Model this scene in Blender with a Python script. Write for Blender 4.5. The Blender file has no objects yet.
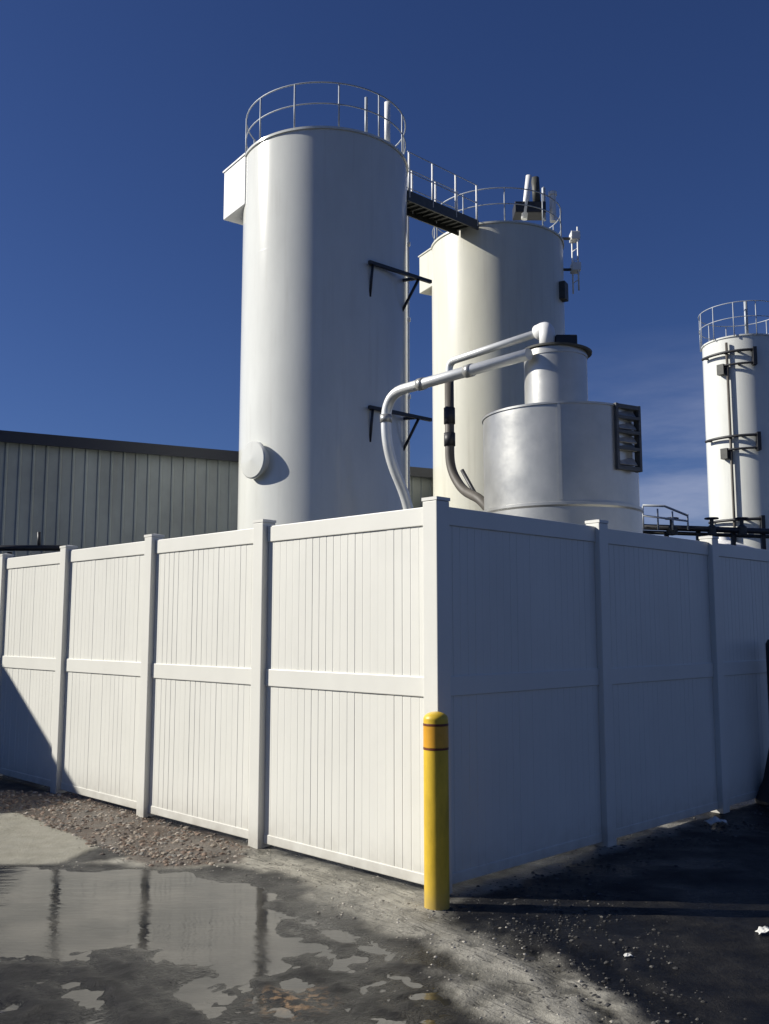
import bpy, math, random
from mathutils import Vector, Matrix, noise
R = math.radians
random.seed(7)
sc = bpy.context.scene
col = sc.collection
# ------------------------------------------------------------------ camera
CAMZ, F, PITCH = 1.67, 948.0, R(7.0)
CX, CY = 384.5, 512.0
cam = bpy.data.objects.new('camera', bpy.data.cameras.new('camera'))
col.objects.link(cam)
cam.location = (0, 0, CAMZ)
cam.rotation_euler = (R(90) + PITCH, 0, 0)
cam.data.sensor_fit = 'VERTICAL'; cam.data.sensor_height = 24
cam.data.lens = 24 * F / 1024
cam.data.clip_start = 0.05; cam.data.clip_end = 6000
sc.camera = cam

def ray(x, y):
    u = (x - CX) / F; v = (CY - y) / F
    return Vector((u, math.cos(PITCH) - v * math.sin(PITCH), math.sin(PITCH) + v * math.cos(PITCH)))
def at(x, y, Y):
    d = ray(x, y); return Vector((0, 0, CAMZ)) + d * (Y / d.y)
def gp(x, y):
    d = ray(x, y); t = -CAMZ / d.z; return (d.x * t, d.y * t)

# ------------------------------------------------------------------ sun / world
SUN_AZ, SUN_EL = R(-86), R(30)          # azimuth from +Y, clockwise positive
S = Vector((math.cos(SUN_EL) * math.sin(SUN_AZ), math.cos(SUN_EL) * math.cos(SUN_AZ), math.sin(SUN_EL)))
sl = bpy.data.lights.new('sun', 'SUN'); sl.energy = 5.0; sl.angle = R(0.5); sl.color = (1, 0.955, 0.87)
so = bpy.data.objects.new('sun', sl); col.objects.link(so)
so.rotation_euler = S.to_track_quat('Z', 'Y').to_euler(); so.location = (-20, 0, 20)
w = bpy.data.worlds.new('World'); sc.world = w; w.use_nodes = True
nt = w.node_tree; nt.nodes.clear(); L = nt.links.new
out = nt.nodes.new('ShaderNodeOutputWorld'); bg = nt.nodes.new('ShaderNodeBackground')
sky = nt.nodes.new('ShaderNodeTexSky'); sky.sky_type = 'NISHITA'; sky.sun_disc = False
sky.sun_elevation = SUN_EL; sky.sun_rotation = SUN_AZ
sky.altitude = 600; sky.air_density = 1.0; sky.dust_density = 0.5; sky.ozone_density = 4.0
bg.inputs['Strength'].default_value = 0.06
# thin cloud wisps low in the sky
tc = nt.nodes.new('ShaderNodeTexCoord'); mp = nt.nodes.new('ShaderNodeMapping')
mp.inputs['Scale'].default_value = (2.2, 2.2, 11.0); mp.inputs['Rotation'].default_value = (0, R(9), 0)
n1 = nt.nodes.new('ShaderNodeTexNoise'); n1.inputs['Scale'].default_value = 2.2; n1.inputs['Detail'].default_value = 9; n1.inputs['Roughness'].default_value = 0.6
sep = nt.nodes.new('ShaderNodeSeparateXYZ')
mr = nt.nodes.new('ShaderNodeMapRange'); mr.inputs[1].default_value = 0.30; mr.inputs[2].default_value = 0.03
mr2 = nt.nodes.new('ShaderNodeMapRange'); mr2.inputs[1].default_value = 0.32; mr2.inputs[2].default_value = 0.66
mx = nt.nodes.new('ShaderNodeMapRange'); mx.inputs[1].default_value = 0.02; mx.inputs[2].default_value = 0.42
mul = nt.nodes.new('ShaderNodeMath'); mul.operation = 'MULTIPLY'
mul2 = nt.nodes.new('ShaderNodeMath'); mul2.operation = 'MULTIPLY'
mix = nt.nodes.new('ShaderNodeMixRGB'); mix.inputs[2].default_value = (6.0, 6.5, 8.4, 1)
L(tc.outputs['Generated'], mp.inputs[0]); L(mp.outputs[0], n1.inputs['Vector'])
L(tc.outputs['Generated'], sep.inputs[0]); L(sep.outputs['Z'], mr.inputs[0]); L(sep.outputs['X'], mx.inputs[0])
L(n1.outputs['Fac'], mr2.inputs[0]); L(mr.outputs[0], mul.inputs[0]); L(mr2.outputs[0], mul.inputs[1])
L(mul.outputs[0], mul2.inputs[0]); L(mx.outputs[0], mul2.inputs[1])
tint = nt.nodes.new('ShaderNodeMixRGB'); tint.blend_type = 'MULTIPLY'; tint.inputs[0].default_value = 1; tint.inputs[2].default_value = (0.43, 0.52, 0.82, 1)
L(sky.outputs[0], tint.inputs[1]); L(tint.outputs[0], mix.inputs[1])
L(mul2.outputs[0], mix.inputs[0]); L(mix.outputs[0], bg.inputs['Color']); L(bg.outputs[0], out.inputs[0])
sc.view_settings.view_transform = 'Standard'; sc.view_settings.look = 'None'
sc.view_settings.exposure = 0.36; sc.view_settings.gamma = 1

# ------------------------------------------------------------------ materials
def mat(name, color, rough=0.5, metal=0.0, var=0.06, vscale=(3, 3, 3), bump=0.0, bscale=40, dirt=None, coat=0.0, spec=0.5, noise_rough=0.0, streak=0.0):
    m = bpy.data.materials.new(name); m.use_nodes = True
    t = m.node_tree; b = t.nodes['Principled BSDF']; l = t.links.new
    b.inputs['Roughness'].default_value = rough; b.inputs['Metallic'].default_value = metal
    b.inputs['Coat Weight'].default_value = coat; b.inputs['Coat Roughness'].default_value = 0.12
    b.inputs['Specular IOR Level'].default_value = spec
    g = t.nodes.new('ShaderNodeNewGeometry')
    mp = t.nodes.new('ShaderNodeMapping'); mp.inputs['Scale'].default_value = vscale; l(g.outputs['Position'], mp.inputs[0])
    n = t.nodes.new('ShaderNodeTexNoise'); n.inputs['Scale'].default_value = 1; n.inputs['Detail'].default_value = 7; n.inputs['Roughness'].default_value = 0.62
    l(mp.outputs[0], n.inputs['Vector'])
    r = t.nodes.new('ShaderNodeMapRange'); r.inputs[1].default_value = 0.3; r.inputs[2].default_value = 0.7
    r.inputs[3].default_value = 1 - var; r.inputs[4].default_value = 1 + var * 0.6; l(n.outputs['Fac'], r.inputs[0])
    h = t.nodes.new('ShaderNodeVectorMath'); h.operation = 'SCALE'; h.inputs[0].default_value = color
    l(r.outputs[0], h.inputs['Scale']); last = h.outputs[0]
    if streak:
        mp2 = t.nodes.new('ShaderNodeMapping'); mp2.inputs['Scale'].default_value = (7, 7, 0.35); l(g.outputs['Position'], mp2.inputs[0])
        n2 = t.nodes.new('ShaderNodeTexNoise'); n2.inputs['Scale'].default_value = 1.2; n2.inputs['Detail'].default_value = 5; l(mp2.outputs[0], n2.inputs['Vector'])
        r2 = t.nodes.new('ShaderNodeMapRange'); r2.inputs[1].default_value = 0.55; r2.inputs[2].default_value = 0.8; r2.inputs[4].default_value = streak; l(n2.outputs['Fac'], r2.inputs[0])
        x = t.nodes.new('ShaderNodeMixRGB'); l(r2.outputs[0], x.inputs[0]); l(last, x.inputs[1]); x.inputs[2].default_value = (0.30, 0.25, 0.18, 1); last = x.outputs[0]
    if dirt:      # mud splash near the ground
        sp = t.nodes.new('ShaderNodeSeparateXYZ'); l(g.outputs['Position'], sp.inputs[0])
        n3 = t.nodes.new('ShaderNodeTexNoise'); n3.inputs['Scale'].default_value = 9; n3.inputs['Detail'].default_value = 6; l(g.outputs['Position'], n3.inputs['Vector'])
        r3 = t.nodes.new('ShaderNodeMapRange'); r3.inputs[1].default_value = dirt; r3.inputs[2].default_value = 0.02; r3.inputs[4].default_value = 0.9; l(sp.outputs['Z'], r3.inputs[0])
        p = t.nodes.new('ShaderNodeMath'); p.operation = 'POWER'; p.inputs[1].default_value = 2.2; l(r3.outputs[0], p.inputs[0])
        q = t.nodes.new('ShaderNodeMath'); q.operation = 'MULTIPLY'; l(p.outputs[0], q.inputs[0]); l(n3.outputs['Fac'], q.inputs[1])
        x = t.nodes.new('ShaderNodeMixRGB'); l(q.outputs[0], x.inputs[0]); l(last, x.inputs[1]); x.inputs[2].default_value = (0.20, 0.17, 0.13, 1); last = x.outputs[0]
    l(last, b.inputs['Base Color'])
    if noise_rough:
        rr = t.nodes.new('ShaderNodeMapRange'); rr.inputs[3].default_value = rough - noise_rough; rr.inputs[4].default_value = rough + noise_rough
        l(n.outputs['Fac'], rr.inputs[0]); l(rr.outputs[0], b.inputs['Roughness'])
    if bump:
        nb = t.nodes.new('ShaderNodeTexNoise'); nb.inputs['Scale'].default_value = bscale; nb.inputs['Detail'].default_value = 4; l(g.outputs['Position'], nb.inputs['Vector'])
        bp = t.nodes.new('ShaderNodeBump'); bp.inputs['Strength'].default_value = bump; bp.inputs['Distance'].default_value = 0.02
        l(nb.outputs['Fac'], bp.inputs['Height']); l(bp.outputs[0], b.inputs['Normal'])
    return m
M = {
 'vinyl': mat('white_vinyl', (0.68, 0.675, 0.615), 0.42, var=0.05, vscale=(2, 2, 1.2), dirt=0.45, bump=0.05, bscale=6),
 'silo': mat('white_silo_paint', (0.70, 0.71, 0.66), 0.15, var=0.07, vscale=(1.5, 1.5, .5), bump=0.015, bscale=1.6, streak=0.14),
 'cream': mat('cream_silo_paint', (0.68, 0.67, 0.57), 0.26, var=0.06, vscale=(1.5, 1.5, .5), bump=0.10, bscale=1.6, streak=0.22),
 'bright': mat('bright_white_paint', (0.80, 0.80, 0.78), 0.4, var=0.04),
 'galv': mat('galvanised_steel', (0.47, 0.47, 0.44), 0.33, metal=0.5, var=0.14, vscale=(2, 2, 2), bump=0.12, bscale=5, noise_rough=0.1, streak=0.1),
 'rail': mat('galvanised_rail', (0.40, 0.43, 0.46), 0.55, metal=0.15, var=0.1),
 'pipe': mat('dull_aluminium_pipe', (0.78, 0.79, 0.76), 0.34, metal=0.3, var=0.1, vscale=(5, 5, 5)),
 'hose': mat('dark_rubber_hose', (0.10, 0.09, 0.075), 0.6, var=0.25, vscale=(8, 8, 3)),
 'black': mat('black_steel', (0.025, 0.026, 0.03), 0.5, var=0.2, vscale=(8, 8, 8)),
 'dark': mat('dark_grating', (0.06, 0.062, 0.055), 0.6, var=0.3, vscale=(9, 9, 9)),
 'cladding': mat('grey_ribbed_cladding', (0.33, 0.36, 0.35), 0.5, var=0.22, vscale=(1, 1, .6), streak=0.25),
 'trim': mat('dark_blue_trim', (0.010, 0.014, 0.028), 0.5, var=0.1),
 'louver': mat('weathered_louver', (0.42, 0.42, 0.41), 0.5, metal=0.3, var=0.3, vscale=(9, 9, 9)),
 'yellow': mat('yellow_sleeve', (0.66, 0.44, 0.03), 0.42, var=0.22, vscale=(14, 14, 5), dirt=0.35, bump=0.05, bscale=12),
 'orange': mat('orange_tape', (0.68, 0.34, 0.03), 0.3, var=0.1, vscale=(12, 12, 12)),
 'redband': mat('dark_red_band', (0.13, 0.03, 0.012), 0.5, var=0.2),
 'roofing': mat('grey_roofing', (0.22, 0.22, 0.23), 0.7, var=0.2),
 'frame': mat('dark_grey_frame', (0.07, 0.075, 0.08), 0.5, var=0.2, vscale=(8, 8, 8)),
 'paper': mat('white_paper', (0.58, 0.58, 0.55), 0.7, var=0.1, vscale=(20, 20, 20)),
}
AMBER_GLINT = gp(293, 1002)  # centre of the amber glint painted into water and ground colour
# water
def water_mat():
    m = bpy.data.materials.new('muddy_water'); m.use_nodes = True
    t = m.node_tree; b = t.nodes['Principled BSDF']; l = t.links.new
    b.inputs['Base Color'].default_value = (0.045, 0.043, 0.037, 1)
    b.inputs['Roughness'].default_value = 0.06; b.inputs['IOR'].default_value = 1.29
    g = t.nodes.new('ShaderNodeNewGeometry')
    mp = t.nodes.new('ShaderNodeMapping'); mp.inputs['Scale'].default_value = (2.0, 5.0, 1); l(g.outputs['Position'], mp.inputs[0])
    n = t.nodes.new('ShaderNodeTexNoise'); n.inputs['Scale'].default_value = 2.5; n.inputs['Detail'].default_value = 4; l(mp.outputs[0], n.inputs['Vector'])
    bp = t.nodes.new('ShaderNodeBump'); bp.inputs['Strength'].default_value = 0.35; bp.inputs['Distance'].default_value = 0.008
    l(n.outputs['Fac'], bp.inputs['Height']); l(bp.outputs[0], b.inputs['Normal'])
    ds = t.nodes.new('ShaderNodeVectorMath'); ds.operation = 'DISTANCE'; ds.inputs[1].default_value = (*AMBER_GLINT, 0); l(g.outputs['Position'], ds.inputs[0])
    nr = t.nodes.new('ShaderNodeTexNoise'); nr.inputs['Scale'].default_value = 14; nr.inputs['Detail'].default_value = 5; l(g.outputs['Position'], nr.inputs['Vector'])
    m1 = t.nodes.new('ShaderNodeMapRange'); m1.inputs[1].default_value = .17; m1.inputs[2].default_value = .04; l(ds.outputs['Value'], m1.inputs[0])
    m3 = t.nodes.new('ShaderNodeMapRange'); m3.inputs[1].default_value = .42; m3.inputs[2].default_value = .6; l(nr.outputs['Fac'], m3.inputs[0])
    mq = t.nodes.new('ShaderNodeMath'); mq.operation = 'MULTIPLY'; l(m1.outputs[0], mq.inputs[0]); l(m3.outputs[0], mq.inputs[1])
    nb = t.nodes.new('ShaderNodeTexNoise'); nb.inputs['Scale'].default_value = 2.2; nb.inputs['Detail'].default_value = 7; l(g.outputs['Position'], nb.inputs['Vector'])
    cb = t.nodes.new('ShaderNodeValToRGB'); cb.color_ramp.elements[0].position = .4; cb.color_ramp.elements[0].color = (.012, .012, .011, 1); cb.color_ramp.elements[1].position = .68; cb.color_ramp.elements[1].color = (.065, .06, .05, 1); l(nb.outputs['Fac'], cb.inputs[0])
    xm = t.nodes.new('ShaderNodeMixRGB'); xm.inputs[2].default_value = (.20, .13, .07, 1); l(mq.outputs[0], xm.inputs[0]); l(cb.outputs[0], xm.inputs[1]); l(xm.outputs[0], b.inputs['Base Color'])  # painted amber glint mixed over the water colour
    n2 = t.nodes.new('ShaderNodeTexNoise'); n2.inputs['Scale'].default_value = 1.3; n2.inputs['Detail'].default_value = 6; l(g.outputs['Position'], n2.inputs['Vector'])
    r = t.nodes.new('ShaderNodeMapRange'); r.inputs[1].default_value = .4; r.inputs[2].default_value = .7; r.inputs[3].default_value = .04; r.inputs[4].default_value = .2
    l(n2.outputs['Fac'], r.inputs[0]); l(r.outputs[0], b.inputs['Roughness'])
    return m
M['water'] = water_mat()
def stone_mat(name, cols, rough=0.8):
    m = bpy.data.materials.new(name); m.use_nodes = True
    t = m.node_tree; b = t.nodes['Principled BSDF']; l = t.links.new
    g = t.nodes.new('ShaderNodeNewGeometry'); cr = t.nodes.new('ShaderNodeValToRGB'); cr.color_ramp.interpolation = 'CONSTANT'
    e = cr.color_ramp.elements
    while len(e) < len(cols): e.new(0.5)
    for i, c in enumerate(cols): e[i].position = i / len(cols); e[i].color = (*c, 1)
    l(g.outputs['Random Per Island'], cr.inputs[0]); l(cr.outputs[0], b.inputs['Base Color']); b.inputs['Roughness'].default_value = rough
    return m
M['gravel'] = stone_mat('mixed_gravel', [(0.17, 0.12, 0.085), (0.26, 0.22, 0.17), (0.10, 0.08, 0.065), (0.34, 0.30, 0.25), (0.15, 0.14, 0.12), (0.21, 0.15, 0.11)])
M['crumbs'] = stone_mat('loose_asphalt_crumbs', [(0.03, 0.03, 0.03), (0.05, 0.047, 0.042), (0.02, 0.02, 0.022), (0.10, 0.095, 0.085), (0.04, 0.038, 0.035)])
M['sandgrit'] = stone_mat('pale_grit', [(0.32, 0.30, 0.25), (0.24, 0.22, 0.18), (0.42, 0.39, 0.33), (0.15, 0.14, 0.12)])

# ------------------------------------------------------------------ mesh builder
class MB:
    def __init__(s): s.v = []; s.f = []; s.sm = []
    def add(s, vs, fs, smooth=False):
        o = len(s.v); s.v += [Vector(p) for p in vs]; s.f += [tuple(i + o for i in f) for f in fs]; s.sm += [smooth] * len(fs); return s
    def box(s, c, size, ax=None):
        c = Vector(c); X, Y, Z = ax or (Vector((1, 0, 0)), Vector((0, 1, 0)), Vector((0, 0, 1)))
        hx, hy, hz = size[0] / 2, size[1] / 2, size[2] / 2
        vs = [c + X * a * hx + Y * b * hy + Z * d * hz for d in (-1, 1) for a, b in ((-1, -1), (1, -1), (1, 1), (-1, 1))]
        return s.add(vs, [(3, 2, 1, 0), (4, 5, 6, 7), (0, 1, 5, 4), (1, 2, 6, 5), (2, 3, 7, 6), (3, 0, 4, 7)])
    def tube(s, pts, r, n=12, cap=True, closed=False):
        pts = [Vector(p) for p in pts]; m = len(pts); rings = []; up = None
        rr = r if isinstance(r, (list, tuple)) else [r] * m
        for i, p in enumerate(pts):
            a = pts[(i - 1) % m] if (i or closed) else p; b = pts[(i + 1) % m] if (i < m - 1 or closed) else p
            d = (b - a).normalized()
            if up is None:
                up = Vector((0, 0, 1)) if abs(d.z) < 0.9 else Vector((1, 0, 0))
            x = d.cross(up)
            if x.length < 1e-4: x = d.cross(Vector((0.3, 1, 0.2)))
            x.normalize(); y = x.cross(d).normalized(); up = y
            rings.append([p + (x * math.cos(2 * math.pi * k / n) + y * math.sin(2 * math.pi * k / n)) * rr[i] for k in range(n)])
        vs = [v for rg in rings for v in rg]; fs = []
        for i in range(m if closed else m - 1):
            j = (i + 1) % m
            for k in range(n): fs.append((i * n + k, i * n + (k + 1) % n, j * n + (k + 1) % n, j * n + k))
        s.add(vs, fs, True)
        if cap and not closed:
            o = len(s.v) - len(vs)
            s.f += [tuple(o + k for k in reversed(range(n))), tuple(o + (m - 1) * n + k for k in range(n))]; s.sm += [False, False]
        return s
    def lathe(s, c, prof, n=96, ax=None, capb=True, capt=True):
        c = Vector(c); X, Y, Z = ax or (Vector((1, 0, 0)), Vector((0, 1, 0)), Vector((0, 0, 1)))
        for (r0, z0), (r1, z1) in zip(prof, prof[1:]):
            vs = [c + (X * math.cos(2 * math.pi * k / n) + Y * math.sin(2 * math.pi * k / n)) * r + Z * z for r, z in ((r0, z0), (r1, z1)) for k in range(n)]
            s.add(vs, [(k, (k + 1) % n, n + (k + 1) % n, n + k) for k in range(n)], True)
        for flag, (r, z), rev in ((capb, prof[0], True), (capt, prof[-1], False)):
            if flag and r > 1e-6:
                vs = [c + (X * math.cos(2 * math.pi * k / n) + Y * math.sin(2 * math.pi * k / n)) * r + Z * z for k in range(n)]
                ids = list(range(n)); s.add(vs, [tuple(reversed(ids) if rev else ids)])
        return s
ORG = {}
def obj(name, mb, m, parent=None, bevel=0.0, base=None, **props):
    me = bpy.data.meshes.new(name)
    if parent is not None: o0 = ORG[parent.name]
    elif base is not None: o0 = Vector(base)
    else:
        xs = [v.x for v in mb.v]; ys = [v.y for v in mb.v]
        o0 = Vector(((min(xs) + max(xs)) / 2, (min(ys) + max(ys)) / 2, min(v.z for v in mb.v)))
    me.from_pydata([tuple(v - o0) for v in mb.v], [], mb.f)
    me.polygons.foreach_set('use_smooth', mb.sm); me.materials.append(M[m] if isinstance(m, str) else m); me.update()
    o = bpy.data.objects.new(name, me); col.objects.link(o)
    if parent is not None: o.parent = parent
    else: o.location = o0
    ORG[o.name] = o0
    if bevel:
        b = o.modifiers.new('bevel', 'BEVEL'); b.width = bevel; b.segments = 2; b.limit_method = 'ANGLE'
    for k, v in props.items(): o[k] = v
    return o
def thing(name, loc, label, cat, group=None):
    o = bpy.data.objects.new(name, None); col.objects.link(o); o.location = loc; o.empty_display_size = 0.3
    o['label'] = label; o['category'] = cat
    if group: o['group'] = group
    ORG[o.name] = Vector(loc); return o
Zax = Vector((0, 0, 1))
def smooth_path(pts, r=0.4, seg=8):
    pts = [Vector(p) for p in pts]; o = [pts[0]]
    for a, b, c in zip(pts, pts[1:], pts[2:]):
        d1 = a - b; d2 = c - b; k = min(r, d1.length * .48, d2.length * .48)
        p0 = b + d1.normalized() * k; p2 = b + d2.normalized() * k
        for i in range(seg + 1):
            t = i / seg; o.append(p0 * (1 - t) ** 2 + b * 2 * t * (1 - t) + p2 * t * t)
    o.append(pts[-1]); return o

# ------------------------------------------------------------------ ground
def poly(px): return [gp(x, y) for x, y in px]
P_SLAB = poly([(-120, 814), (20, 815), (100, 849), (60, 866), (-120, 866)])
P_GRAV = poly([(-120, 792), (75, 793), (160, 822), (250, 848), (238, 864), (160, 867), (100, 850), (20, 816), (-120, 806)])
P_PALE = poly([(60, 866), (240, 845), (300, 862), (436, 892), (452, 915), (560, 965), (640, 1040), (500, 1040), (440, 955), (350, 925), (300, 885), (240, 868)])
P_PUD = poly([(-160, 868), (70, 868), (200, 873), (252, 878), (272, 905), (300, 950), (250, 985), (190, 962), (130, 944), (60, 962), (-160, 962)])
P_WET = poly([(-160, 940), (180, 930), (240, 900), (285, 896), (355, 922), (430, 945), (470, 985), (500, 1040), (430, 1150), (-160, 1150)])
_a, _b = Vector((*gp(270, 885), 0)), Vector((*gp(560, 1000), 0)); FLOW = (_b - _a).normalized(); FN = Vector((-FLOW.y, FLOW.x, 0))
P_MURK = poly([(-160, 945), (60, 968), (130, 950), (200, 975), (260, 1000), (300, 1100), (-160, 1100)])
P_DIRT = poly([(448, 893), (520, 868), (600, 846), (690, 822), (690, 828), (600, 858), (520, 884), (455, 903)])
P_PATCH = poly([(-160, 935), (20, 945), (90, 932), (120, 944), (60, 962), (-160, 980)])
def sdf(poly, x, y):     # signed distance, positive inside
    d = 1e9; ins = False; n = len(poly)
    for i in range(n):
        x0, y0 = poly[i]; x1, y1 = poly[(i + 1) % n]
        ex, ey = x1 - x0, y1 - y0; wx, wy = x - x0, y - y0
        t = max(0, min(1, (wx * ex + wy * ey) / (ex * ex + ey * ey)))
        d = min(d, (wx - ex * t) ** 2 + (wy - ey * t) ** 2)
        if (y0 > y) != (y1 > y) and x < x0 + (y - y0) * ex / ey: ins = not ins
    return math.sqrt(d) * (1 if ins else -1)
def sst(a, b, x):
    t = max(0, min(1, (x - a) / (b - a))); return t * t * (3 - 2 * t)
def ground_at(x, y):
    v = Vector((x, y, 0)); near = (-9 < x < 7 and 2 < y < 14)
    h = 0.0; z = [0, 0, 0, 0]
    if near:
        w1 = noise.fractal(v * 1.6, 0.8, 2.0, 4) * 0.16; w2 = noise.fractal(v * 5 + Vector((5, 3, 1)), 0.8, 2.0, 4)
        z[0] = sst(-.02, .02, sdf(P_SLAB, x, y) + w1 * .15)
        z[1] = sst(-.06, .06, sdf(P_GRAV, x, y) + w1 * .8 + w2 * .04)
        z[2] = max(sst(-.10, .10, sdf(P_PALE, x, y) + w1 * 1.2 + w2 * .06), .8 * sst(-.05, .06, sdf(P_DIRT, x, y) + w1 * .6 + w2 * .06))
        pud = sst(-.12, .22, sdf(P_PUD, x, y) + w1 * 1.0)
        murk = sst(-.15, .3, sdf(P_MURK, x, y) + w1 * 1.4)
        pat = sst(-.05, .1, sdf(P_PATCH, x, y) + w2 * .05)
        z[3] = pat
        wet = sst(-.12, .18, sdf(P_WET, x, y) + w1 * 1.2) * (1 - pud)
        fv = Vector((v.dot(FLOW) * 1.1, v.dot(FN) * 5.5, 2.0)) + Vector((w1, w1, 0)) * 3
        fl = noise.fractal(fv, 0.85, 2.0, 4)
        h += noise.fractal(v * 2.2, 0.9, 2.1, 5) * 0.006 * (1 - .6 * wet) + w2 * 0.0022
        h += 0.010 * (1 - pud) * (1 - wet) - pud * 0.020
        h += wet * (0.0050 + 0.013 * fl + 0.005 * noise.fractal(v * 15, .8, 2, 3) + 0.008 * noise.fractal(v * 6.0 + Vector((9, 2, 0)), .8, 2, 3))
        h += murk * 0.0015
        pz = sst(-.25, .1, sdf(P_PALE, x, y)) * (1 - wet) * (1 - pud)
        h += pz * fl * 0.008
        h += pat * 0.010
        h += z[0] * 0.012
        # tyre ruts running toward the camera right of the bollard
        q = (x - 0.2) * 0.80 + (y - 6) * 0.25
        rt = sst(-.1, .5, sdf(P_PALE, x, y) + .5) * sst(0.35, 0.9, x)
        h += rt * 0.008 * math.sin(q * 26 + w2 * 2)
        h *= sst(0, 1.0, min(x + 9, 7 - x, y - 2, 14 - y))
    return h, z
def axis(lo, hi, step, far):
    a = []; x = lo
    while x <= hi: a.append(x); x += step
    s_ = step; l_ = [lo]; 
    while l_[-1] > -far: s_ *= 1.35; l_.append(l_[-1] - s_)
    s_ = step; r_ = [a[-1]]
    while r_[-1] < far: s_ *= 1.35; r_.append(r_[-1] + s_)
    return l_[:0:-1] + a + r_[1:]
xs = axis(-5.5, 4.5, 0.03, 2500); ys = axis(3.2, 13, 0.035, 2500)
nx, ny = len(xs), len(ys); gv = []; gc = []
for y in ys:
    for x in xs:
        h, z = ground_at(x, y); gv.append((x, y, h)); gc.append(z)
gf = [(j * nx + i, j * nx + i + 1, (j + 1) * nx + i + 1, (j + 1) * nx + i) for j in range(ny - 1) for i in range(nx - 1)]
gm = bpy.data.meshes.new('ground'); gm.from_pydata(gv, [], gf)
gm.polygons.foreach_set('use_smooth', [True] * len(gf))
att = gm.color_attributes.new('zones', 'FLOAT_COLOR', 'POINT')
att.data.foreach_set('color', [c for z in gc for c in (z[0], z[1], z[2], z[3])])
def ground_mat():
    m = bpy.data.materials.new('yard_ground'); m.use_nodes = True
    t = m.node_tree; b = t.nodes['Principled BSDF']; l = t.links.new
    g = t.nodes.new('ShaderNodeNewGeometry'); a = t.nodes.new('ShaderNodeAttribute'); a.attribute_name = 'zones'
    se = t.nodes.new('ShaderNodeSeparateColor'); l(a.outputs['Color'], se.inputs[0])
    def nz(scale, det=6, ro=.6):
        n = t.nodes.new('ShaderNodeTexNoise'); n.inputs['Scale'].default_value = scale; n.inputs['Detail'].default_value = det; n.inputs['Roughness'].default_value = ro
        l(g.outputs['Position'], n.inputs['Vector']); return n.outputs['Fac']
    def ramp(f, lo, hi, c0, c1):
        r = t.nodes.new('ShaderNodeValToRGB'); r.color_ramp.elements[0].position = lo; r.color_ramp.elements[1].position = hi
        r.color_ramp.elements[0].color = (*c0, 1); r.color_ramp.elements[1].color = (*c1, 1); l(f, r.inputs[0]); return r.outputs[0]
    def mixc(f, c0, c1):
        x = t.nodes.new('ShaderNodeMixRGB')
        if isinstance(f, float): x.inputs[0].default_value = f
        else: l(f, x.inputs[0])
        l(c0, x.inputs[1]); l(c1, x.inputs[2]); return x.outputs[0]
    fine = nz(60, 5, .7); mid = nz(7, 8, .65); big = nz(1.4, 6, .6)
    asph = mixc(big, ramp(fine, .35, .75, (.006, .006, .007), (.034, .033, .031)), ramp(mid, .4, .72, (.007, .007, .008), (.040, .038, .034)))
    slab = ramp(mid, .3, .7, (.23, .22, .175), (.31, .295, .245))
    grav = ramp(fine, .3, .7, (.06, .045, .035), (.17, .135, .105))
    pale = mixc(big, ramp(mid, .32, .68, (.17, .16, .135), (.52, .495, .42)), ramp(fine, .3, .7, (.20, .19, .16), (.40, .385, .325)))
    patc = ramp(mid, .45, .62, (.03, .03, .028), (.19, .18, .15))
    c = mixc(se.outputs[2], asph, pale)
    c = mixc(a.outputs['Alpha'], c, patc)
    c = mixc(se.outputs[1], c, grav); c = mixc(se.outputs[0], c, slab)
    # wet soil close to the water line is darker and shinier (follows the surface's height)
    sp = t.nodes.new('ShaderNodeSeparateXYZ'); l(g.outputs['Position'], sp.inputs[0])
    mrw = t.nodes.new('ShaderNodeMapRange'); mrw.inputs[1].default_value = 0.015; mrw.inputs[2].default_value = 0.001; l(sp.outputs['Z'], mrw.inputs[0])
    mpv = t.nodes.new('ShaderNodeMapping'); mpv.vector_type = 'TEXTURE'; mpv.inputs['Rotation'].default_value = (0, 0, math.atan2(FLOW.y, FLOW.x)); mpv.inputs['Scale'].default_value = (1.1, .2, 1)
    l(g.outputs['Position'], mpv.inputs[0])
    nv = t.nodes.new('ShaderNodeTexNoise'); nv.inputs['Scale'].default_value = 1.5; nv.inputs['Detail'].default_value = 8; nv.inputs['Distortion'].default_value = 1.2; l(mpv.outputs[0], nv.inputs['Vector'])
    rv = t.nodes.new('ShaderNodeValToRGB'); e = rv.color_ramp.elements; e[0].position = .36; e[0].color = (0, 0, 0, 1); e[1].position = .64; e[1].color = (0, 0, 0, 1)
    for p_, c_ in ((.455, 0), (.475, 1), (.49, 0), (.56, 0), (.575, .8), (.60, .0)):
        q_ = e.new(p_); q_.color = (c_, c_, c_, 1)
    l(nv.outputs['Fac'], rv.inputs[0])
    mv = t.nodes.new('ShaderNodeMath'); mv.operation = 'MULTIPLY'; l(rv.outputs[0], mv.inputs[0]); l(se.outputs[2], mv.inputs[1])
    mv2 = t.nodes.new('ShaderNodeMath'); mv2.operation = 'MULTIPLY'; mv2.inputs[1].default_value = .8; l(mv.outputs[0], mv2.inputs[0])
    xv = t.nodes.new('ShaderNodeMixRGB'); l(mv2.outputs[0], xv.inputs[0]); l(c, xv.inputs[1]); xv.inputs[2].default_value = (.022, .021, .02, 1); c = xv.outputs[0]
    ds = t.nodes.new('ShaderNodeVectorMath'); ds.operation = 'DISTANCE'; ds.inputs[1].default_value = (*AMBER_GLINT, 0); l(g.outputs['Position'], ds.inputs[0])
    m1 = t.nodes.new('ShaderNodeMapRange'); m1.inputs[1].default_value = .24; m1.inputs[2].default_value = .06; l(ds.outputs['Value'], m1.inputs[0])
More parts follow.
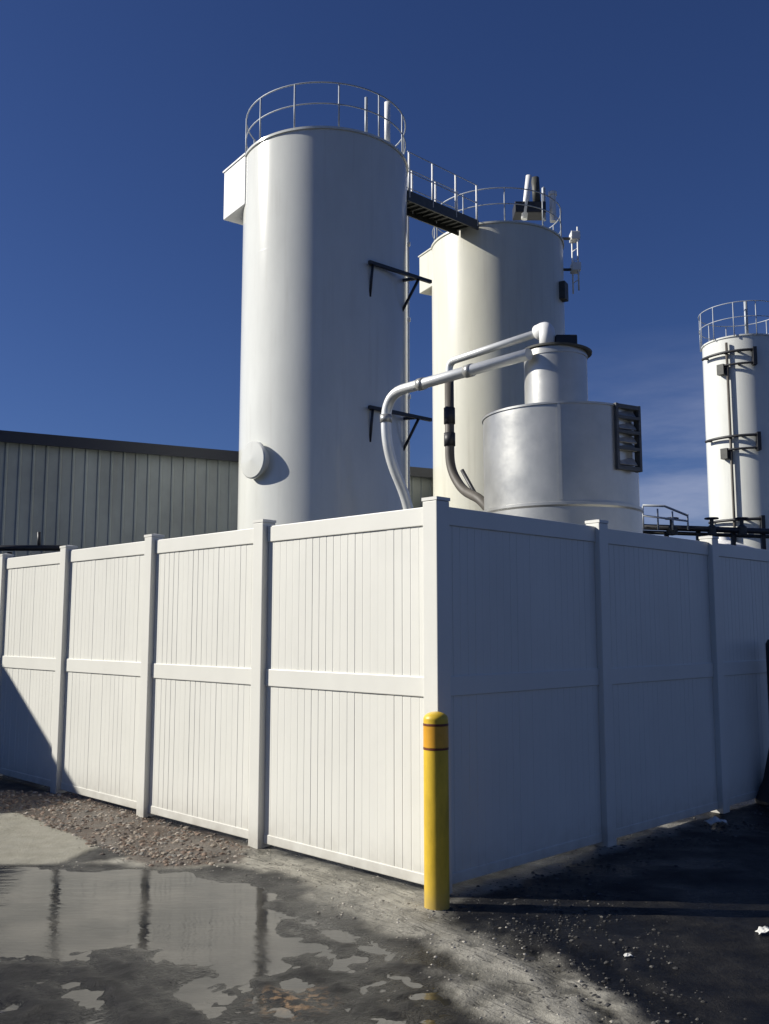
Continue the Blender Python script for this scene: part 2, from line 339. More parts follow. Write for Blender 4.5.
    m3 = t.nodes.new('ShaderNodeMapRange'); m3.inputs[1].default_value = .5; m3.inputs[2].default_value = .6; l(nz(22, 6), m3.inputs[0])
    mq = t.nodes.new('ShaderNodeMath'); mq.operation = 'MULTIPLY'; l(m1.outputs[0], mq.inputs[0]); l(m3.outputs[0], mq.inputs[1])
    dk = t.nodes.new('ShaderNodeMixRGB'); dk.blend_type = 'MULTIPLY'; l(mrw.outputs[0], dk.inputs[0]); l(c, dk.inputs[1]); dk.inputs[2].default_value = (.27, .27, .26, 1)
    xr = t.nodes.new('ShaderNodeMixRGB'); l(mq.outputs[0], xr.inputs[0]); l(dk.outputs[0], xr.inputs[1]); xr.inputs[2].default_value = (.22, .14, .075, 1); l(xr.outputs[0], b.inputs['Base Color'])  # same amber glint painted over the ground colour
    rg = t.nodes.new('ShaderNodeMapRange'); rg.inputs[1].default_value = .35; rg.inputs[2].default_value = .65; rg.inputs[3].default_value = .35; rg.inputs[4].default_value = .8
    l(big, rg.inputs[0])
    mm = t.nodes.new('ShaderNodeMath'); mm.operation = 'MULTIPLY_ADD'; mm.inputs[1].default_value = -0.45; l(mrw.outputs[0], mm.inputs[0]); l(rg.outputs[0], mm.inputs[2])
    l(mm.outputs[0], b.inputs['Roughness']); b.inputs['Specular IOR Level'].default_value = 0.22
    bp = t.nodes.new('ShaderNodeBump'); bp.inputs['Strength'].default_value = .9; bp.inputs['Distance'].default_value = .008
    ad = t.nodes.new('ShaderNodeMath'); ad.operation = 'MULTIPLY_ADD'; ad.inputs[1].default_value = 2.0; l(mid, ad.inputs[0]); l(fine, ad.inputs[2])
    l(ad.outputs[0], bp.inputs['Height']); l(bp.outputs[0], b.inputs['Normal'])
    return m
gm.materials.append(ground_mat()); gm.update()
go = bpy.data.objects.new('ground', gm); col.objects.link(go); go['kind'] = 'structure'
pm = MB().add([(*p, 0.0) for p in [(-6.5, 2.6), (1.6, 2.6), (1.6, 6.5), (-6.5, 8.6)]], [(0, 1, 2, 3)])
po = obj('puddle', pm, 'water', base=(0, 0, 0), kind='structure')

def stone(mb, x, y, r, z0):
    n1, n2 = 5, 3; a = random.random() * 6.3; c = Vector((x, y, z0)); vs = [c + Vector((0, 0, r * .6))]
    for j, (rr, zz) in enumerate(((.62, .42), (1, .0))):
        for k in range(n1):
            t = a + 2 * math.pi * (k + .5 * j) / n1; q = r * rr * random.uniform(.7, 1.25)
            vs.append(c + Vector((math.cos(t) * q, math.sin(t) * q * .8, zz * r * random.uniform(.7, 1.2))))
    fs = [(0, 1 + k, 1 + (k + 1) % n1) for k in range(n1)]
    for k in range(n1):
        fs += [(1 + k, 6 + k, 1 + (k + 1) % n1), (1 + (k + 1) % n1, 6 + k, 6 + (k + 1) % n1)]
    mb.add(vs, fs)
def scatter(name, polyg, n, rmin, rmax, m, label, jit=0.1, tries=None):
    mb = MB(); X = [p[0] for p in polyg]; Y = [p[1] for p in polyg]; c = 0; k = 0
    while c < n and k < n * 30:
        k += 1; x = random.uniform(min(X), max(X)); y = random.uniform(min(Y), max(Y))
        d = sdf(polyg, x, y) + random.gauss(0, jit)
        if d < 0: continue
        if noise.noise(Vector((x * 3, y * 3, 4))) < -0.15 and random.random() < .7: continue
        r = rmin * (rmax / rmin) ** (random.random() ** 2.2)
        stone(mb, x, y, r, ground_at(x, y)[0] - r * .15); c += 1
    o = obj(name, mb, m, base=(sum(X) / len(X), sum(Y) / len(Y), 0)); o['kind'] = 'stuff'; o['label'] = label; o['category'] = 'gravel'
    return o
scatter('gravel', P_GRAV, 4200, .007, .036, 'gravel', 'reddish brown gravel spread along the foot of the sunlit fence', .05)
scatter('grit', P_PALE, 700, .004, .015, 'sandgrit', 'pale grit scattered on the strip before the sunlit fence', .15)
P_CR = poly([(440, 905), (480, 893), (600, 853), (775, 806), (775, 822), (620, 880), (700, 1024), (620, 1030), (560, 990), (440, 925)])
scatter('asphalt_crumbs', P_CR, 1500, .005, .020, 'crumbs', 'dark crumbs and small stones along the shaded fence base', .10)

# ------------------------------------------------------------------ fence
DL = Vector((math.sin(R(-44.6)), math.cos(R(-44.6)), 0)); DR = Vector((math.sin(R(45.4)), math.cos(R(45.4)), 0))
CORNER = Vector((0.340, 6.225, 0)); FH = 2.475; PW = 0.127
def outward(d, right): 
    n = Vector((d.y, -d.x, 0))
    return n if n.y < 0 else -n
def make_fence(d, stations, label, with_corner):
    n = outward(d, 0); root = thing('vinyl_fence', CORNER if with_corner else CORNER + d * stations[0], label, 'fence')
    ax = (d, n, Zax)
    st = ([0.0] if with_corner else []) + stations
    for s_ in st:
        p = CORNER + d * s_; jx = random.uniform(-.003, .003)
        po = obj('post', MB().box(p + Zax * (FH + .03) / 2 + n * jx, (PW, PW, FH + .03), ax), 'vinyl', root, bevel=.006)
        cz = FH + .03
        capm = MB().box(p + Zax * (cz + .012) + n * jx, (PW + .008, PW + .008, .022), ax)
        b = p + Zax * (cz + .0235) + n * jx; h = (PW + .004) / 2
        capm.add([b + d * -h + n * -h, b + d * h + n * -h, b + d * h + n * h, b + d * -h + n * h, b + Zax * .012], [(0, 1, 4), (1, 2, 4), (2, 3, 4), (3, 0, 4)])
        obj('post_cap', capm, 'vinyl', po)
    ends = [0.0] + stations
    for a, b in zip(ends, ends[1:]):
        a2, b2 = a + PW / 2, b - PW / 2; Lw = b2 - a2 - .004; mid = CORNER + d * (a2 + b2) / 2
        z0, z1 = .11, FH - .10; ZM = 1.295
        pb = MB(); k = max(1, round(Lw / .078)); w_ = Lw / k
        for i in range(k):
            c = CORNER + d * (a2 + .002 + w_ * (i + .5)); dz = random.uniform(-.0012, .0012)
            for zz0, zz1 in ((z0, ZM - .05), (ZM + .05, z1)):
                hw = w_ / 2; bv = .006; t1 = .011 + dz; t0 = .0091      # tongue-and-groove board with chamfered edges
                q = [(-hw, t0), (-hw + bv * .35, t0), (-hw + bv, t1), (hw - bv, t1), (hw - bv * .35, t0), (hw, t0), (hw, -t1), (-hw, -t1)]
                vs = [c + d * u + n * v + Zax * zz0 for u, v in q] + [c + d * u + n * v + Zax * zz1 for u, v in q]; m_ = len(q)
                pb.add(vs, [(j, (j + 1) % m_, m_ + (j + 1) % m_, m_ + j) for j in range(m_)] + [tuple(reversed(range(m_))), tuple(range(m_, 2 * m_))])
        obj('board_panel', pb, 'vinyl', root)
        sag = random.uniform(-.004, .004)
        obj('top_rail', MB().box(mid + Zax * (FH - .06 + sag), (Lw, .046, .125), ax), 'vinyl', root, bevel=.005)
        obj('middle_rail', MB().box(mid + Zax * (ZM + sag), (Lw, .046, .13), ax), 'vinyl', root, bevel=.005)
        obj('bottom_rail', MB().box(mid + Zax * (.082 + sag), (Lw, .034, .07), ax), 'vinyl', root, bevel=.005)
    return root
make_fence(DL, [1.85, 3.52, 5.21, 6.79, 8.5, 10.2, 11.9], 'sunlit run of white vinyl board fence from the corner to the left', True)
make_fence(DR, [1.92, 3.82, 5.66, 7.5, 9.35, 11.2], 'shaded run of white vinyl board fence from the corner to the right', False)

# ------------------------------------------------------------------ bollard
bx, by = gp(437, 909); BC = Vector((bx, by, 0)); br = .0765
bo = thing('bollard', BC, 'yellow sleeved bollard with orange tape in front of the fence corner', 'bollard')
obj('sleeve', MB().lathe(BC, [(br, -.05), (br, 1.118)] + [(br * math.cos(a), 1.118 + .045 * math.sin(a)) for a in [R(x) for x in range(8, 90, 8)]] + [(0.0005, 1.164)], n=48), 'yellow', bo)
obj('reflective_tape', MB().lathe(BC, [(br + .0015, .948), (br + .0015, 1.082)], n=48, capb=False, capt=False), 'orange', bo)
for z in (.945, 1.085):
    obj('band_edge', MB().lathe(BC, [(br + .001, z - .009), (br + .0015, z - .007), (br + .0015, z + .007), (br + .001, z + .009)], n=48, capb=False, capt=False), 'redband', bo)

# dark guard post at the right edge of the yard
dpx = at(783, 800, 9.35); DP = Vector((dpx.x, dpx.y, 0))
dp = thing('guard_post', DP, 'black steel guard post with flared base beside the shaded fence', 'post')
obj('post_tube', MB().lathe(DP, [(.09, -.03), (.09, 1.52), (.07, 1.56), (.001, 1.58)], n=32), 'black', dp)
obj('base_boot', MB().lathe(DP, [(.26, -.03), (.25, .04), (.17, .22), (.12, .45), (.092, .58)], n=32, capt=False), 'black', dp)

# ------------------------------------------------------------------ silos
def ring(c, r, z, rad, a0=0, a1=360, n=64, mb=None, nseg=8):
    pts = [Vector((c.x + r * math.sin(R(a)), c.y + r * math.cos(R(a)), z)) for a in [a0 + (a1 - a0) * i / n for i in range(n + (0 if a1 - a0 >= 360 else 1))]]
    return (mb or MB()).tube(pts, rad, nseg, closed=(a1 - a0 >= 360))
def pol(c, r, az, z): return Vector((c.x + r * math.sin(R(az)), c.y + r * math.cos(R(az)), z))
def axes(az):       # tangent, outward, up
    o_ = Vector((math.sin(R(az)), math.cos(R(az)), 0)); return (Vector((o_.y, -o_.x, 0)), o_, Zax)
def guardrail(root, c, r, H, a0=0, a1=360, step=30, hgt=1.02):
    mb = MB(); ring(c, r, H + hgt, .016, a0, a1, mb=mb); ring(c, r, H + hgt * .53, .014, a0, a1, mb=mb)
    g = obj('guardrail', mb, 'rail', root)
    a = a0
    while a < a1 + (0 if a1 - a0 >= 360 else 1):
        obj('rail_post', MB().tube([pol(c, r, a, H - .05), pol(c, r, a, H + hgt)], .018, 8), 'rail', g); a += step
    return g
def silo(c, r, H, paint, label, group='tall cylindrical silos'):
    root = thing('silo', c, label, 'silo', group)
    obj('shell', MB().lathe(c, [(r, -.05)] + [q for k in range(1, int(H / 2.42) + 1) for q in ((r, k * 2.42 - .02), (r + .0004, k * 2.42 - .008), (r + .0004, k * 2.42 + .008), (r, k * 2.42 + .02))] + [(r, H - .06), (r + .0, H - .03)], n=128, capt=False), paint, root)
    obj('top_rim', MB().lathe(c, [(r + .001, H - .055), (r + .035, H - .05), (r + .035, H), (r - .02, H + .003)], n=128, capb=False, capt=False), paint, root)
    obj('roof', MB().lathe(c, [(r - .015, H - .004), (.35, H + .20), (.3, H + .32), (.001, H + .34)], n=96, capb=False), paint, root)
    return root
def ladder(root, p0, p1, outd, side, m='rail', name='ladder', wdt=.40, rung=.3, cage=None):
    p0 = Vector(p0); p1 = Vector(p1); mb = MB()
    for s_ in (-1, 1): mb.tube([p0 + side * s_ * wdt / 2, p1 + side * s_ * wdt / 2], .024, 6)
    n = int((p1 - p0).length / rung)
    for i in range(1, n):
        q = p0.lerp(p1, i / n); mb.tube([q - side * wdt / 2, q + side * wdt / 2], .012, 5)
    lo = obj(name, mb, m, root)
    if cage:
        cb = MB(); z = cage
        hoops = []
        while z < p1.z + .9:
            q = Vector((p0.x, p0.y, z)); pts = [q + side * (.36 * math.cos(a)) + outd * (.1 + .62 * math.sin(a)) for a in [math.pi * i / 12 for i in range(13)]]
            cb.tube(pts, .022, 5); hoops.append(pts); z += 1.0
        for k in (2, 4, 6, 8, 10):
            cb.tube([hoops[0][k], hoops[-1][k]], .014, 5)
        obj('safety_cage', cb, m, root)
    return lo
def side_housing(root, c, r, az, dist, w_, dep, z0, z1, m, yaw):
    ax = axes(yaw); p = pol(c, r + dist, az, (z0 + z1) / 2)
    h = obj('side_housing', MB().box(p, (w_, dep, z1 - z0), ax), m, root, bevel=.02)
    lid = MB().box(p + Zax * ((z1 - z0) / 2 + .02), (w_ + .05, dep + .05, .035), ax)
    obj('housing_lid', lid, m, h)
    return h

S1 = Vector((at(325, 300, 20.8).x, 20.8, 0)); r1, H1 = 1.87, 12.22
s1 = silo(S1, r1, H1, 'silo', 'tallest looking white silo nearest the fence with black brackets and round manway')
guardrail(s1, S1, r1 - .03, H1, -12, 348, 30)
obj('vent_pipe', MB().tube([pol(S1, r1 - .12, 126, H1 - .05), pol(S1, r1 - .12, 126, H1 + 1.03)], .065, 12), 'bright', s1)
obj('vent_pipe', MB().tube([pol(S1, r1 - .25, 144, H1 - .05), pol(S1, r1 - .25, 144, H1 + .98)], .035, 10), 'rail', s1)
side_housing(s1, S1, r1, -90, -.16, 1.05, .9, 11.05, 12.2, 'bright', -126)
# round manway low on the lit side
MA = -135 + 0; mc = pol(S1, r1, 223, 5.13); ax = axes(223)
axm = (ax[0], Zax, ax[1])
mw = obj('manway', MB().lathe(mc, [(.33, -.12), (.33, .10), (.395, .10), (.395, .14), (.37, .165), (.001, .20)], n=48, ax=axm), 'silo', s1)
for k in range(12):
    a = 2 * math.pi * k / 12
    obj('bolt', MB().lathe(mc + ax[0] * .36 * math.cos(a) + Zax * .36 * math.sin(a) + ax[1] * .13, [(.014, 0), (.014, .03)], n=6, ax=axm), 'silo', mw)
# brackets
def bracket(root, c, r, yl, yr, drop):
    Y0 = c.y - r * .84 - .12
    p0 = at(369, yl, Y0); z = p0.z; d = ray(431, yr); t = (z - CAMZ) / d.z; p1 = Vector((0, 0, CAMZ)) + d * t
    dirv = (p1 - p0).normalized(); mb = MB()
    b = obj('pipe_bracket', MB().box((p0 + p1) / 2, ((p1 - p0).length, .07, .07), (dirv, dirv.cross(Zax), Zax)), 'black', root)
    nrm = dirv.cross(Zax); 
    for f, back in ((.06, .12), (.80, .5)):
        q = p0.lerp(p1, f); v = Vector((c.x - q.x, c.y - q.y, 0)); ln = v.length - r + .02; v.normalize()
        m2 = MB().box(q + v * ln / 2, (ln, .06, .06), (v, v.cross(Zax), Zax))
        e = q + v * ln - Zax * drop
        m2.tube([q, e], .032, 6)
        obj('knee_brace', m2, 'black', b)
    return p0, p1
bracket(s1, S1, r1, 262, 282, .70); bracket(s1, S1, r1, 407, 420, .70)
# pale standpipe rising behind the silo's right edge
ry = 23.3; rp = Vector((at(407.5, 300, ry).x, ry, 0)); rz = at(408, 176, ry).z
sp_ = thing('standpipe', rp, 'thin bright vertical standpipe rising just behind the left silo to the catwalk', 'pipe')
obj('tube', MB().tube([rp, rp + Zax * rz], .05, 10), 'bright', sp_)
for z in (4.2, 7.4, 9.4, 11.4): obj('collar', MB().tube([rp + Zax * z, rp + Zax * (z + .1)], .075, 12), 'bright', sp_)

S2 = Vector((at(497.5, 300, 26).x, 26.0, 0)); r2, H2 = 1.86, 12.45
s2 = silo(S2, r2, H2, 'cream', 'cream silo standing behind the dull metal tank, reached by the catwalk')
guardrail(s2, S2, r2 - .03, H2, 0, 360, 36, hgt=.95)
side_housing(s2, S2, r2, -84, -.38, 1.4, .9, 11.32, 12.42, 'cream', -118)
# roof gear: leaning vent stack, dark filter box, stub pipes
q0 = at(524, 214, 24.8); q1 = at(529, 176, 24.8)
obj('vent_stack', MB().tube([q0 - Zax * .15, q1], .085, 12), 'bright', s2)
fb = obj('filter_box', MB().box(at(529, 211, 25.0), (.85, .55, .32)), 'black', s2, bevel=.02)
obj('motor', MB().tube([at(537, 205, 25.0), at(535, 178, 25.0)], .11, 14), 'dark', fb)
obj('vent_cap', MB().lathe(at(553, 213, 25) - Zax * .25, [(.09, 0), (.09, .75), (.12, .76), (.12, .85), (.001, .92)], n=20), 'bright', s2)
obj('vent_cap', MB().lathe(at(544, 212, 25.4) - Zax * .25, [(.055, 0), (.055, .95), (.001, 1.0)], n=16), 'rail', s2)
# ladder and cage on the right edge
lx = at(575, 250, 26.1).x; zlo, zhi = at(575, 292, 26.1).z, at(575, 229, 26.1).z
lp = Vector((lx, 26.1, 0)); o_ = Vector((1, 0, 0)); sd = Vector((-.35, .94, 0)).normalized()
lo_ = ladder(s2, lp + Zax * zlo, lp + Zax * zhi, o_, sd, m='bright', wdt=.30)
for y in (237, 268):
    z = at(575, y, 26.1).z
    k_ = obj('ladder_bracket', MB().box(lp + Zax * z, (.26, .34, .24)), 'bright', lo_, bevel=.02)
    w0 = lp.x - S2.x - r2 + .05
    obj('standoff_arm', MB().box((lp.x - w0 / 2 - .08, lp.y, z - .05), (w0, .06, .06)), 'dark', lo_)
jb = MB().box(pol(S2, r2 + .06, 118, 10.85), (.32, .2, .5), axes(118)); obj('junction_box', jb, 'dark', s2, bevel=.01)

S3 = Vector((at(744, 400, 33).x, 33.0, 0)); r3, H3 = 1.34, 11.75
s3 = silo(S3, r3, H3, 'silo', 'farthest white silo at the right edge with ring brackets around it')
guardrail(s3, S3, r3 + .08, H3, 0, 360, 30, hgt=1.15)
for (y0, y1) in ((355, 366), (440, 451), (524, 534)):
    zt = at(740, y0 - 5, 31.6).z; zb = at(740, y1 - 3, 31.6).z
    mb = MB(); ring(S3, r3 + .16, zt, .05, 186, 262, 24, mb); ring(S3, r3 + .16, zb, .04, 186, 226, 24, mb)
    b = obj('ring_bracket', mb, 'black', s3)
    for a in (188, 206, 224, 258):
        obj('bracket_arm', MB().tube([pol(S3, r3 - .02, a, zt), pol(S3, r3 + .17, a, zt)], .04, 6), 'black', b)
        if a < 226: obj('bracket_arm', MB().tube([pol(S3, r3 - .02, a, zb), pol(S3, r3 + .17, a, zb)], .04, 6), 'black', b)
    obj('end_plate', MB().box(pol(S3, r3 + .13, 185.5, (zt + zb) / 2), (.12, .22, .62), axes(185.5)), 'black', b)
    obj('junction_box', MB().box(pol(S3, r3 + .12, 229, zb - .12), (.25, .2, .36), axes(229)), 'dark', b)
obj('riser_pipe', MB().tube([pol(S3, r3 + .10, 221, 0), pol(S3, r3 + .10, 221, H3 - .25)], .045, 10), 'hose', s3)
obj('vent_pipe', MB().tube([pol(S3, r3 - .12, 192, H3 - .1), pol(S3, r3 - .12, 192, H3 + 1.2)], .06, 10), 'rail', s3)

# ------------------------------------------------------------------ catwalk between the silos
A = Vector((0.30, 21.7, 11.98)); B = Vector((2.25, 24.35, 12.40)); cd_ = (B - A).normalized(); cs = cd_.cross(Zax).normalized()
cw = thing('catwalk', (A + B) / 2 - Zax * .2, 'dark steel catwalk bridging the two tall silos near their tops', 'catwalk')
LN = (B - A).length
dk = MB().box((A + B) / 2, (LN, .58, .04), (cd_, cs, Zax))
for i in range(12): dk.box(A.lerp(B, (i + .5) / 12) - Zax * .05, (.04, .56, .05), (cd_, cs, Zax))
obj('deck', dk, 'dark', cw)
for s_ in (-1, 1):
    obj('side_beam', MB().box((A + B) / 2 + cs * s_ * .31 - Zax * .06, (LN, .04, .26), (cd_, cs, Zax)), 'dark', cw)
    hr = MB(); 
    for z in (1.05, .55): hr.tube([A + cs * s_ * .31 + Zax * z, B + cs * s_ * .31 + Zax * z], .012, 8)
    h = obj('handrail', hr, 'rail', cw)
    for t in (.02, .33, .66, .98):
        p = A.lerp(B, t) + cs * s_ * .31; obj('handrail_post', MB().tube([p - Zax * .1, p + Zax * 1.05], .028, 8), 'bright', h)

# ------------------------------------------------------------------ squat metal tank with filter drum
T = Vector((at(559.5, 450, 14.8).x, 14.8, 0)); rt_, HT = 1.20, 4.98
tk = thing('storage_tank', T, 'squat dull metal tank with a narrow drum on top behind the shaded fence', 'tank')
obj('shell', MB().lathe(T, [(rt_ + .035, -.05), (rt_ + .035, 3.42), (rt_ + .05, 3.45), (rt_ + .05, 3.49), (rt_, 3.50), (rt_, HT - .03), (rt_ + .018, HT - .03), (rt_ + .018, HT), (rt_ - .02, HT + .004)], n=128, capt=False), 'galv', tk)
obj('roof', MB().lathe(T, [(rt_ - .02, HT - .001), (.55, HT + .14)], n=96, capb=False), 'galv', tk)
obj('seam_strip', MB().box(pol(T, rt_ + .008, 190.5, (3.5 + HT) / 2), (.05, .012, HT - 3.56), axes(190.5)), 'galv', tk)
D = Vector((at(555.5, 370, 14.6).x, 14.6, 0)); rd = .49
dz1 = 5.98
dr = obj('filter_drum', MB().lathe(D, [(rd, HT), (rd, dz1 - .1), (rd + .012, dz1 - .1), (rd + .012, dz1 - .06), (rd, dz1 - .06), (rd, dz1)], n=72), 'galv', tk)
tl = (Matrix.Rotation(R(3), 3, 'Y') @ Vector((1, 0, 0)), Vector((0, 1, 0)), Matrix.Rotation(R(3), 3, 'Y') @ Zax)
obj('lid', MB().lathe(D + Vector((.03, 0, dz1)), [(rd + .05, .0), (rd + .055, .03), (.2, .13), (.001, .15)], n=64, ax=tl), 'dark', dr)
obj('lid_hatch', MB().box(D + Vector((.16, .0, dz1 + .2)), (.34, .3, .16)), 'black', dr, bevel=.02)
# louvred vent panel on the right flank
la = 129; lax = axes(la); lax = axes(150); zc = (5.0 + 3.98) / 2; lc = pol(T, rt_ + .03, 137, zc)
lv = MB(); W_, Hh = .50, 1.0
for s_ in (-1, 1):
    lv.box(lc + lax[0] * s_ * (W_ / 2 - .025), (.045, .11, Hh), lax)
    lv.box(lc + Zax * s_ * (Hh / 2 - .0351), (W_ - .001, .106, .06), lax)
for z in (-.17, .08, .3): lv.box(lc + Zax * z, (W_ - .04, .12, .045), lax)
lf = obj('vent_panel', lv, 'frame', tk)
for k, z in enumerate((-.36, -.14, -.02, .18, .37)):
    tax = Matrix.Rotation(R(35), 3, lax[0]); ax3 = (lax[0], tax @ lax[1], tax @ lax[2])
    obj('vent_blade', MB().box(lc + Zax * z - lax[1] * .01, (W_ - .16, .02, .13), ax3), 'louver', lf)
obj('back_plate', MB().box(lc - lax[1] * .07, (W_ - .16, .01, Hh - .16), lax), 'louver', lf)

# ------------------------------------------------------------------ conveying pipes
zA = at(525, 355, 14.25).z
def hz(x, y, z): d = ray(x, y); t = (z - CAMZ) / d.z; return Vector((0, 0, CAMZ)) + d * t
a_end = hz(529, 354, zA); a_bend = hz(386, 394, zA); YA = a_bend.y
a_low = Vector((a_bend.x, YA, at(386, 450, YA).z)); a_bot = at(412, 512, YA + .2); a_g = Vector((a_bot.x + .05, a_bot.y, 0.0))
pa = thing('conveying_pipe', (a_g.x, a_g.y, 0), 'long pale metal pipe arching over from the ground to the drum side', 'pipe', 'pipes feeding the tank drum')
pathA = smooth_path([a_g, a_bot, a_low, a_bend, a_end], .55, 10)
obj('tube', MB().tube(pathA, .092, 16), 'pipe', pa)
for t in (.28, .62):
    p = a_bend.lerp(a_end, t); d_ = (a_end - a_bend).normalized(); obj('coupling', MB().tube([p - d_ * .07, p + d_ * .07], .108, 16), 'galv', pa)
obj('coupling', MB().tube([a_low + Zax * .5, a_low + Zax * .64], .108, 16), 'galv', pa)
zB = 6.36
b_end = hz(547, 330, zB); b_bend = hz(449, 362, zB)
pb_ = thing('conveying_pipe', (b_bend.x, b_bend.y, 0), 'upper pale metal pipe with a dark vertical hose ending on the drum top', 'pipe', 'pipes feeding the tank drum')
drop = Vector((D.x - .13, b_end.y, dz1 + .06)); b_top = Vector((D.x - .13, b_end.y, zB + .03))
obj('tube', MB().tube(smooth_path([b_bend - Zax * .34, b_bend + Zax * 0, b_end + (b_bend - b_end).normalized() * .1], .25, 8), .066, 16), 'pipe', pb_)
el = MB().tube(smooth_path([b_end + (b_bend - b_end).normalized() * .2, b_top + Vector((.0, 0, 0)), drop], .14, 8), .125, 18)
obj('end_elbow', el, 'bright', pb_)
YB = b_bend.y; h0 = b_bend - Zax * .33; h1 = Vector((b_bend.x, YB, at(449, 468, YB).z)); h2 = at(462, 490, YB - .3); h3 = at(482, 500, YB - 1.0); h4 = h3 + Vector((.25, -.15, -.4))
ho = obj('hose', MB().tube(smooth_path([h0, h1, h2, h3, h4], .3, 8), .082, 16), 'hose', pb_)
for y0, y1 in ((408, 424), (433, 446)):
    a_, b_ = at(449, y0, YB), at(449, y1, YB); obj('hose_clamp', MB().tube([Vector((h0.x, YB, a_.z)), Vector((h0.x, YB, b_.z))], .10, 16), 'black', ho)
tp = [at(462, 470, YB - .5), at(472, 488, YB - .6), at(479, 500, YB - .8)]
obj('hose_handle', MB().tube(tp, .035, 8), 'black', ho)

# ------------------------------------------------------------------ pipe rack, white tank roof by silo 3
YR = 24.0
pr = thing('pipe_rack', (at(690, 533, YR).x, YR, 0), 'dark pipe rack with valves and railing seen just over the shaded fence', 'pipe rack')
zr = at(690, 531, YR).z
x0, x1 = at(628, 530, YR).x, at(778, 530, YR).x
obj('main_pipe', MB().tube([(x0, YR, zr + .12), (x1, YR, zr - .02)], .075, 12), 'black', pr)
obj('main_pipe', MB().tube([(x0, YR + .3, zr + .02), (x1, YR + .3, zr - .12)], .05, 12), 'dark', pr)
for x in (632, 668, 700, 735, 765):
    px_ = at(x, 530, YR).x; obj('support_leg', MB().box((px_, YR + .15, zr / 2), (.10, .10, zr)), 'black', pr)
for x, s_ in ((672, .14), (712, .11), (742, .12)):
    px_ = at(x, 530, YR).x
    v = obj('valve', MB().lathe((px_, YR, zr - .0), [(.001, -.12), (s_, -.1), (s_, .1), (.05, .16), (.05, .3)], n=20), 'dark', pr)
    obj('handwheel', ring(Vector((px_, YR, 0)), .16, zr + .32, .02, mb=MB(), n=20), 'black', v)
hr = MB(); xa, xb = at(640, 520, YR).x, at(684, 520, YR).x
hr.tube([(xa, YR - .3, zr + .62), (xa + .55, YR - .3, zr + .60), (xb, YR - .3, zr + .36)], .03, 8); hr.tube([(xa, YR - .3, zr + .36), (xb, YR - .3, zr + .22)], .025, 8)
for f in (0, .33, .66, 1): hr.tube([(xa + (xb - xa) * f, YR - .3, zr), (xa + (xb - xa) * f, YR - .3, zr + .6 - .2 * f)], .022, 6)
obj('railing', hr, 'rail', pr)
U = Vector((at(722, 530, 28).x, 28.0, 0)); HU = at(722, 541, 28 - 1.3).z
ut = thing('low_tank', U, 'low white tank with conical roof just showing over the shaded fence', 'tank')
obj('wall', MB().lathe(U, [(1.35, -.05), (1.35, HU - .32)], n=64), 'bright', ut)
obj('cone_roof', MB().lathe(U, [(1.42, HU - .32), (.25, HU + .12), (.2, HU + .22), (.001, HU + .24)], n=64), 'bright', ut)

# ------------------------------------------------------------------ ribbed metal buildings
def ribbed(a, b, H, depth, label, cat, trim_h=.25, rib=.305, base_ledge=False):
    a = Vector(a); b = Vector(b); d = (b - a); Lw = d.length; d.normalize(); n = outward(d, 0)
    root = thing('metal_building', a, label, cat)
    prof = []; x = 0; fl = rib * .72
    def wall(p, dd, nn, Lw):
        mb = MB(); k = int(Lw / rib); us = []
        for i in range(k):
            u = i * rib; us += [(u, 0), (u + rib - .075, 0), (u + rib - .055, .032), (u + rib - .02, .032)]
        us.append((Lw, 0)); vs = [p + dd * u + nn * v + Zax * z for z in (-.05, H) for u, v in us]; m_ = len(us)
        mb.add(vs, [(i, i + 1, m_ + i + 1, m_ + i) for i in range(m_ - 1)]); return mb
    obj('wall', wall(a, d, n, Lw), 'cladding', root)
    obj('wall', wall(b - n * depth, -d, -n, Lw), 'cladding', root)
    obj('wall', wall(b, -n, d, depth), 'cladding', root)
    obj('wall', wall(a - n * depth, n, -d, depth), 'cladding', root)
    mid = (a + b) / 2 - n * depth / 2
    ridge = .55 if depth < 9 else .8
    e = .18
    c4 = [a + n * e - d * e, b + n * e + d * e, b - n * (depth + e) + d * e, a - n * (depth + e) - d * e]
    zz = H + .02
    r0 = (c4[0] + c4[3]) / 2; r1_ = (c4[1] + c4[2]) / 2
    rv = [p + Zax * zz for p in c4] + [r0 + Zax * (zz + ridge), r1_ + Zax * (zz + ridge)]
    rf = obj('roof', MB().add(rv, [(0, 1, 5, 4), (2, 3, 4, 5), (0, 4, 3), (1, 2, 5), (3, 2, 1, 0)]), 'roofing', root)
    obj('eave_trim', MB().box((a + b) / 2 + n * (e + .03) + Zax * (H - trim_h / 2 + .03), (Lw + 2 * e, .06, trim_h), (d, n, Zax)), 'trim', rf)
    return root, d, n
p0 = at(0, 432, 22); Hb = p0.z - .03; db = Vector((.888, .46, 0)).normalized()
a0 = Vector((p0.x, p0.y, 0)) - db * 12; b0 = Vector((p0.x, p0.y, 0)) + db * 13.6
bl, dd, nn = ribbed(a0, b0, Hb, 11, 'long grey ribbed metal building with dark eave behind the left silo', 'building', trim_h=.27)
# dark pipe and stub in front of the building, just over the fence
yl = 19.0
pp = thing('low_pipe_run', (at(0, 549, yl).x, yl, 0), 'dark low pipe with upright stub in front of the grey building', 'pipe')
q0, q1 = at(-60, 548, yl), at(66, 548, yl)
obj('horizontal_pipe', MB().tube([q0, q1], .06, 10), 'black', pp)
u0 = at(39, 548, yl); obj('upright_stub', MB().tube([u0, at(39, 532, yl)], .035, 8), 'black', pp)
for x in (-50, 10, 60):
    g_ = at(x, 548, yl); obj('support_leg', MB().box((g_.x, yl, g_.z / 2 - .04), (.07, .07, g_.z - .08)), 'black', pp)

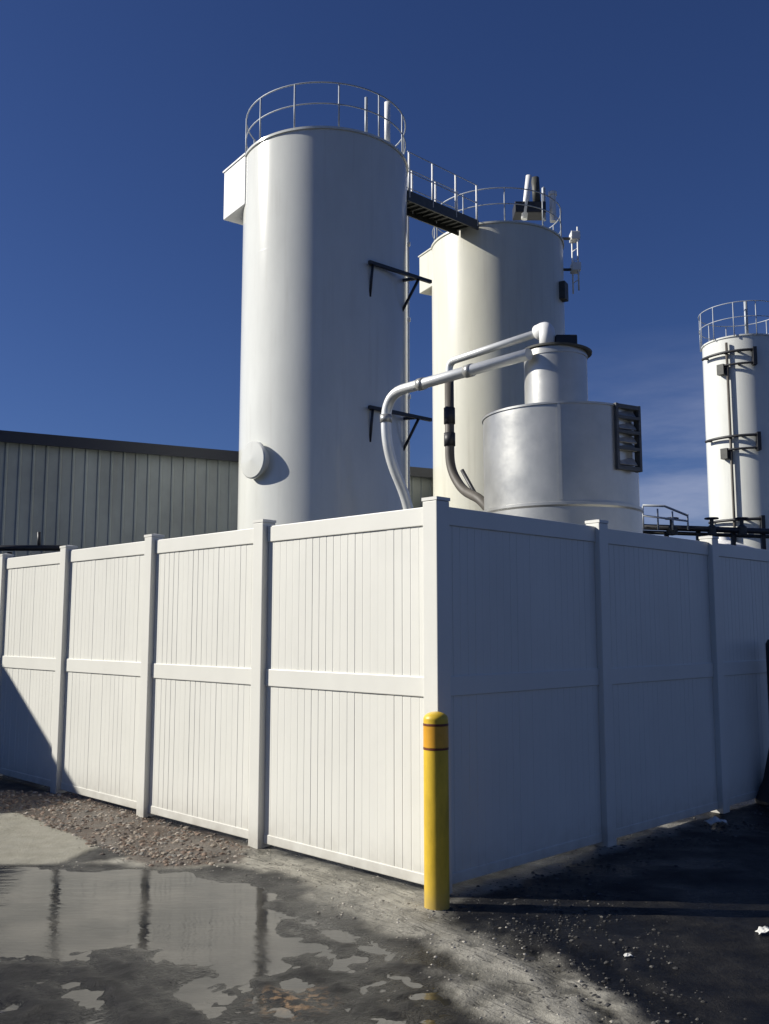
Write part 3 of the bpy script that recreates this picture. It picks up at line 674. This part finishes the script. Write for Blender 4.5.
# shed outside the frame at the left whose roof edge shades the fence's far end
fp = CORNER + outward(DL, 0) * .02
def on_fence(x, y):
    d = ray(x, y); n = outward(DL, 0); t = (fp - Vector((0, 0, CAMZ))).dot(n) / d.dot(n); return Vector((0, 0, CAMZ)) + d * t
f1, f2 = on_fence(2, 667), on_fence(72, 785); HS = 4.4
e1 = f1 + S * ((HS - f1.z) / S.z); e2 = f2 + S * ((HS - f2.z) / S.z)
ed = (e2 - e1).normalized(); ed.z = 0; ed.normalize(); print('edge', f1, f2, e1, e2, ed)
back = Vector((-ed.y, ed.x, 0)); back = back if back.dot(DL) > 0 else -back
c0 = Vector((e1.x, e1.y, 0)) - ed * 1.6
sh = thing('storage_shed', c0, 'grey flat-roofed metal shed standing left of the fence outside the picture', 'shed')
m_ = c0 + ed * 4.5 + back * 2.6
obj('wall', MB().box(m_ + Zax * (HS - .15) / 2, (9, 5.2, HS - .15), (ed, back, Zax)), 'cladding', sh)
obj('roof', MB().box(m_ + Zax * (HS - .07), (9.1, 5.3, .14), (ed, back, Zax)), 'roofing', sh)
obj('door', MB().box(c0 + ed * 3 - back * .02 + Zax * 1.05, (1.0, .06, 2.1), (ed, back, Zax)), 'trim', sh)

# ------------------------------------------------------------------ small white scraps on the asphalt
def scrap(x, y, size, label):
    gx, gy = gp(x, y); mb = MB(); z = ground_at(gx, gy)[0]; n = 15; vs = []
    for j in range(n):
        for i in range(n):
            p = Vector(((i / (n - 1) - .5) * size * 1.6, (j / (n - 1) - .5) * size, 0)); q = noise.fractal(p * (1.6 / size) + Vector((x, y, 0)), .7, 2.2, 4)
            r_ = 1 - min(1, (p.x / size) ** 2 + (p.y / size) ** 2); vs.append(Vector((gx, gy, z + .004)) + p * (1 + .3 * q) + Zax * size * (.45 * max(0, r_) + .30 * q * (.2 + max(0, r_))))
    mb.add(vs, [(j * n + i, j * n + i + 1, (j + 1) * n + i + 1, (j + 1) * n + i) for j in range(n - 1) for i in range(n - 1)], True)
    o = obj('paper_scrap', mb, 'paper', label=label, category='litter', group='white scraps on the asphalt')
    sm = o.modifiers.new('thick', 'SOLIDIFY'); sm.thickness = .004
scrap(717, 826, .10, 'crumpled white scrap lying at the foot of the shaded fence')
scrap(628, 959, .025, 'tiny pale scrap lying alone on the dark asphalt')
scrap(766, 936, .06, 'white scrap lying on dark asphalt at the picture edge')
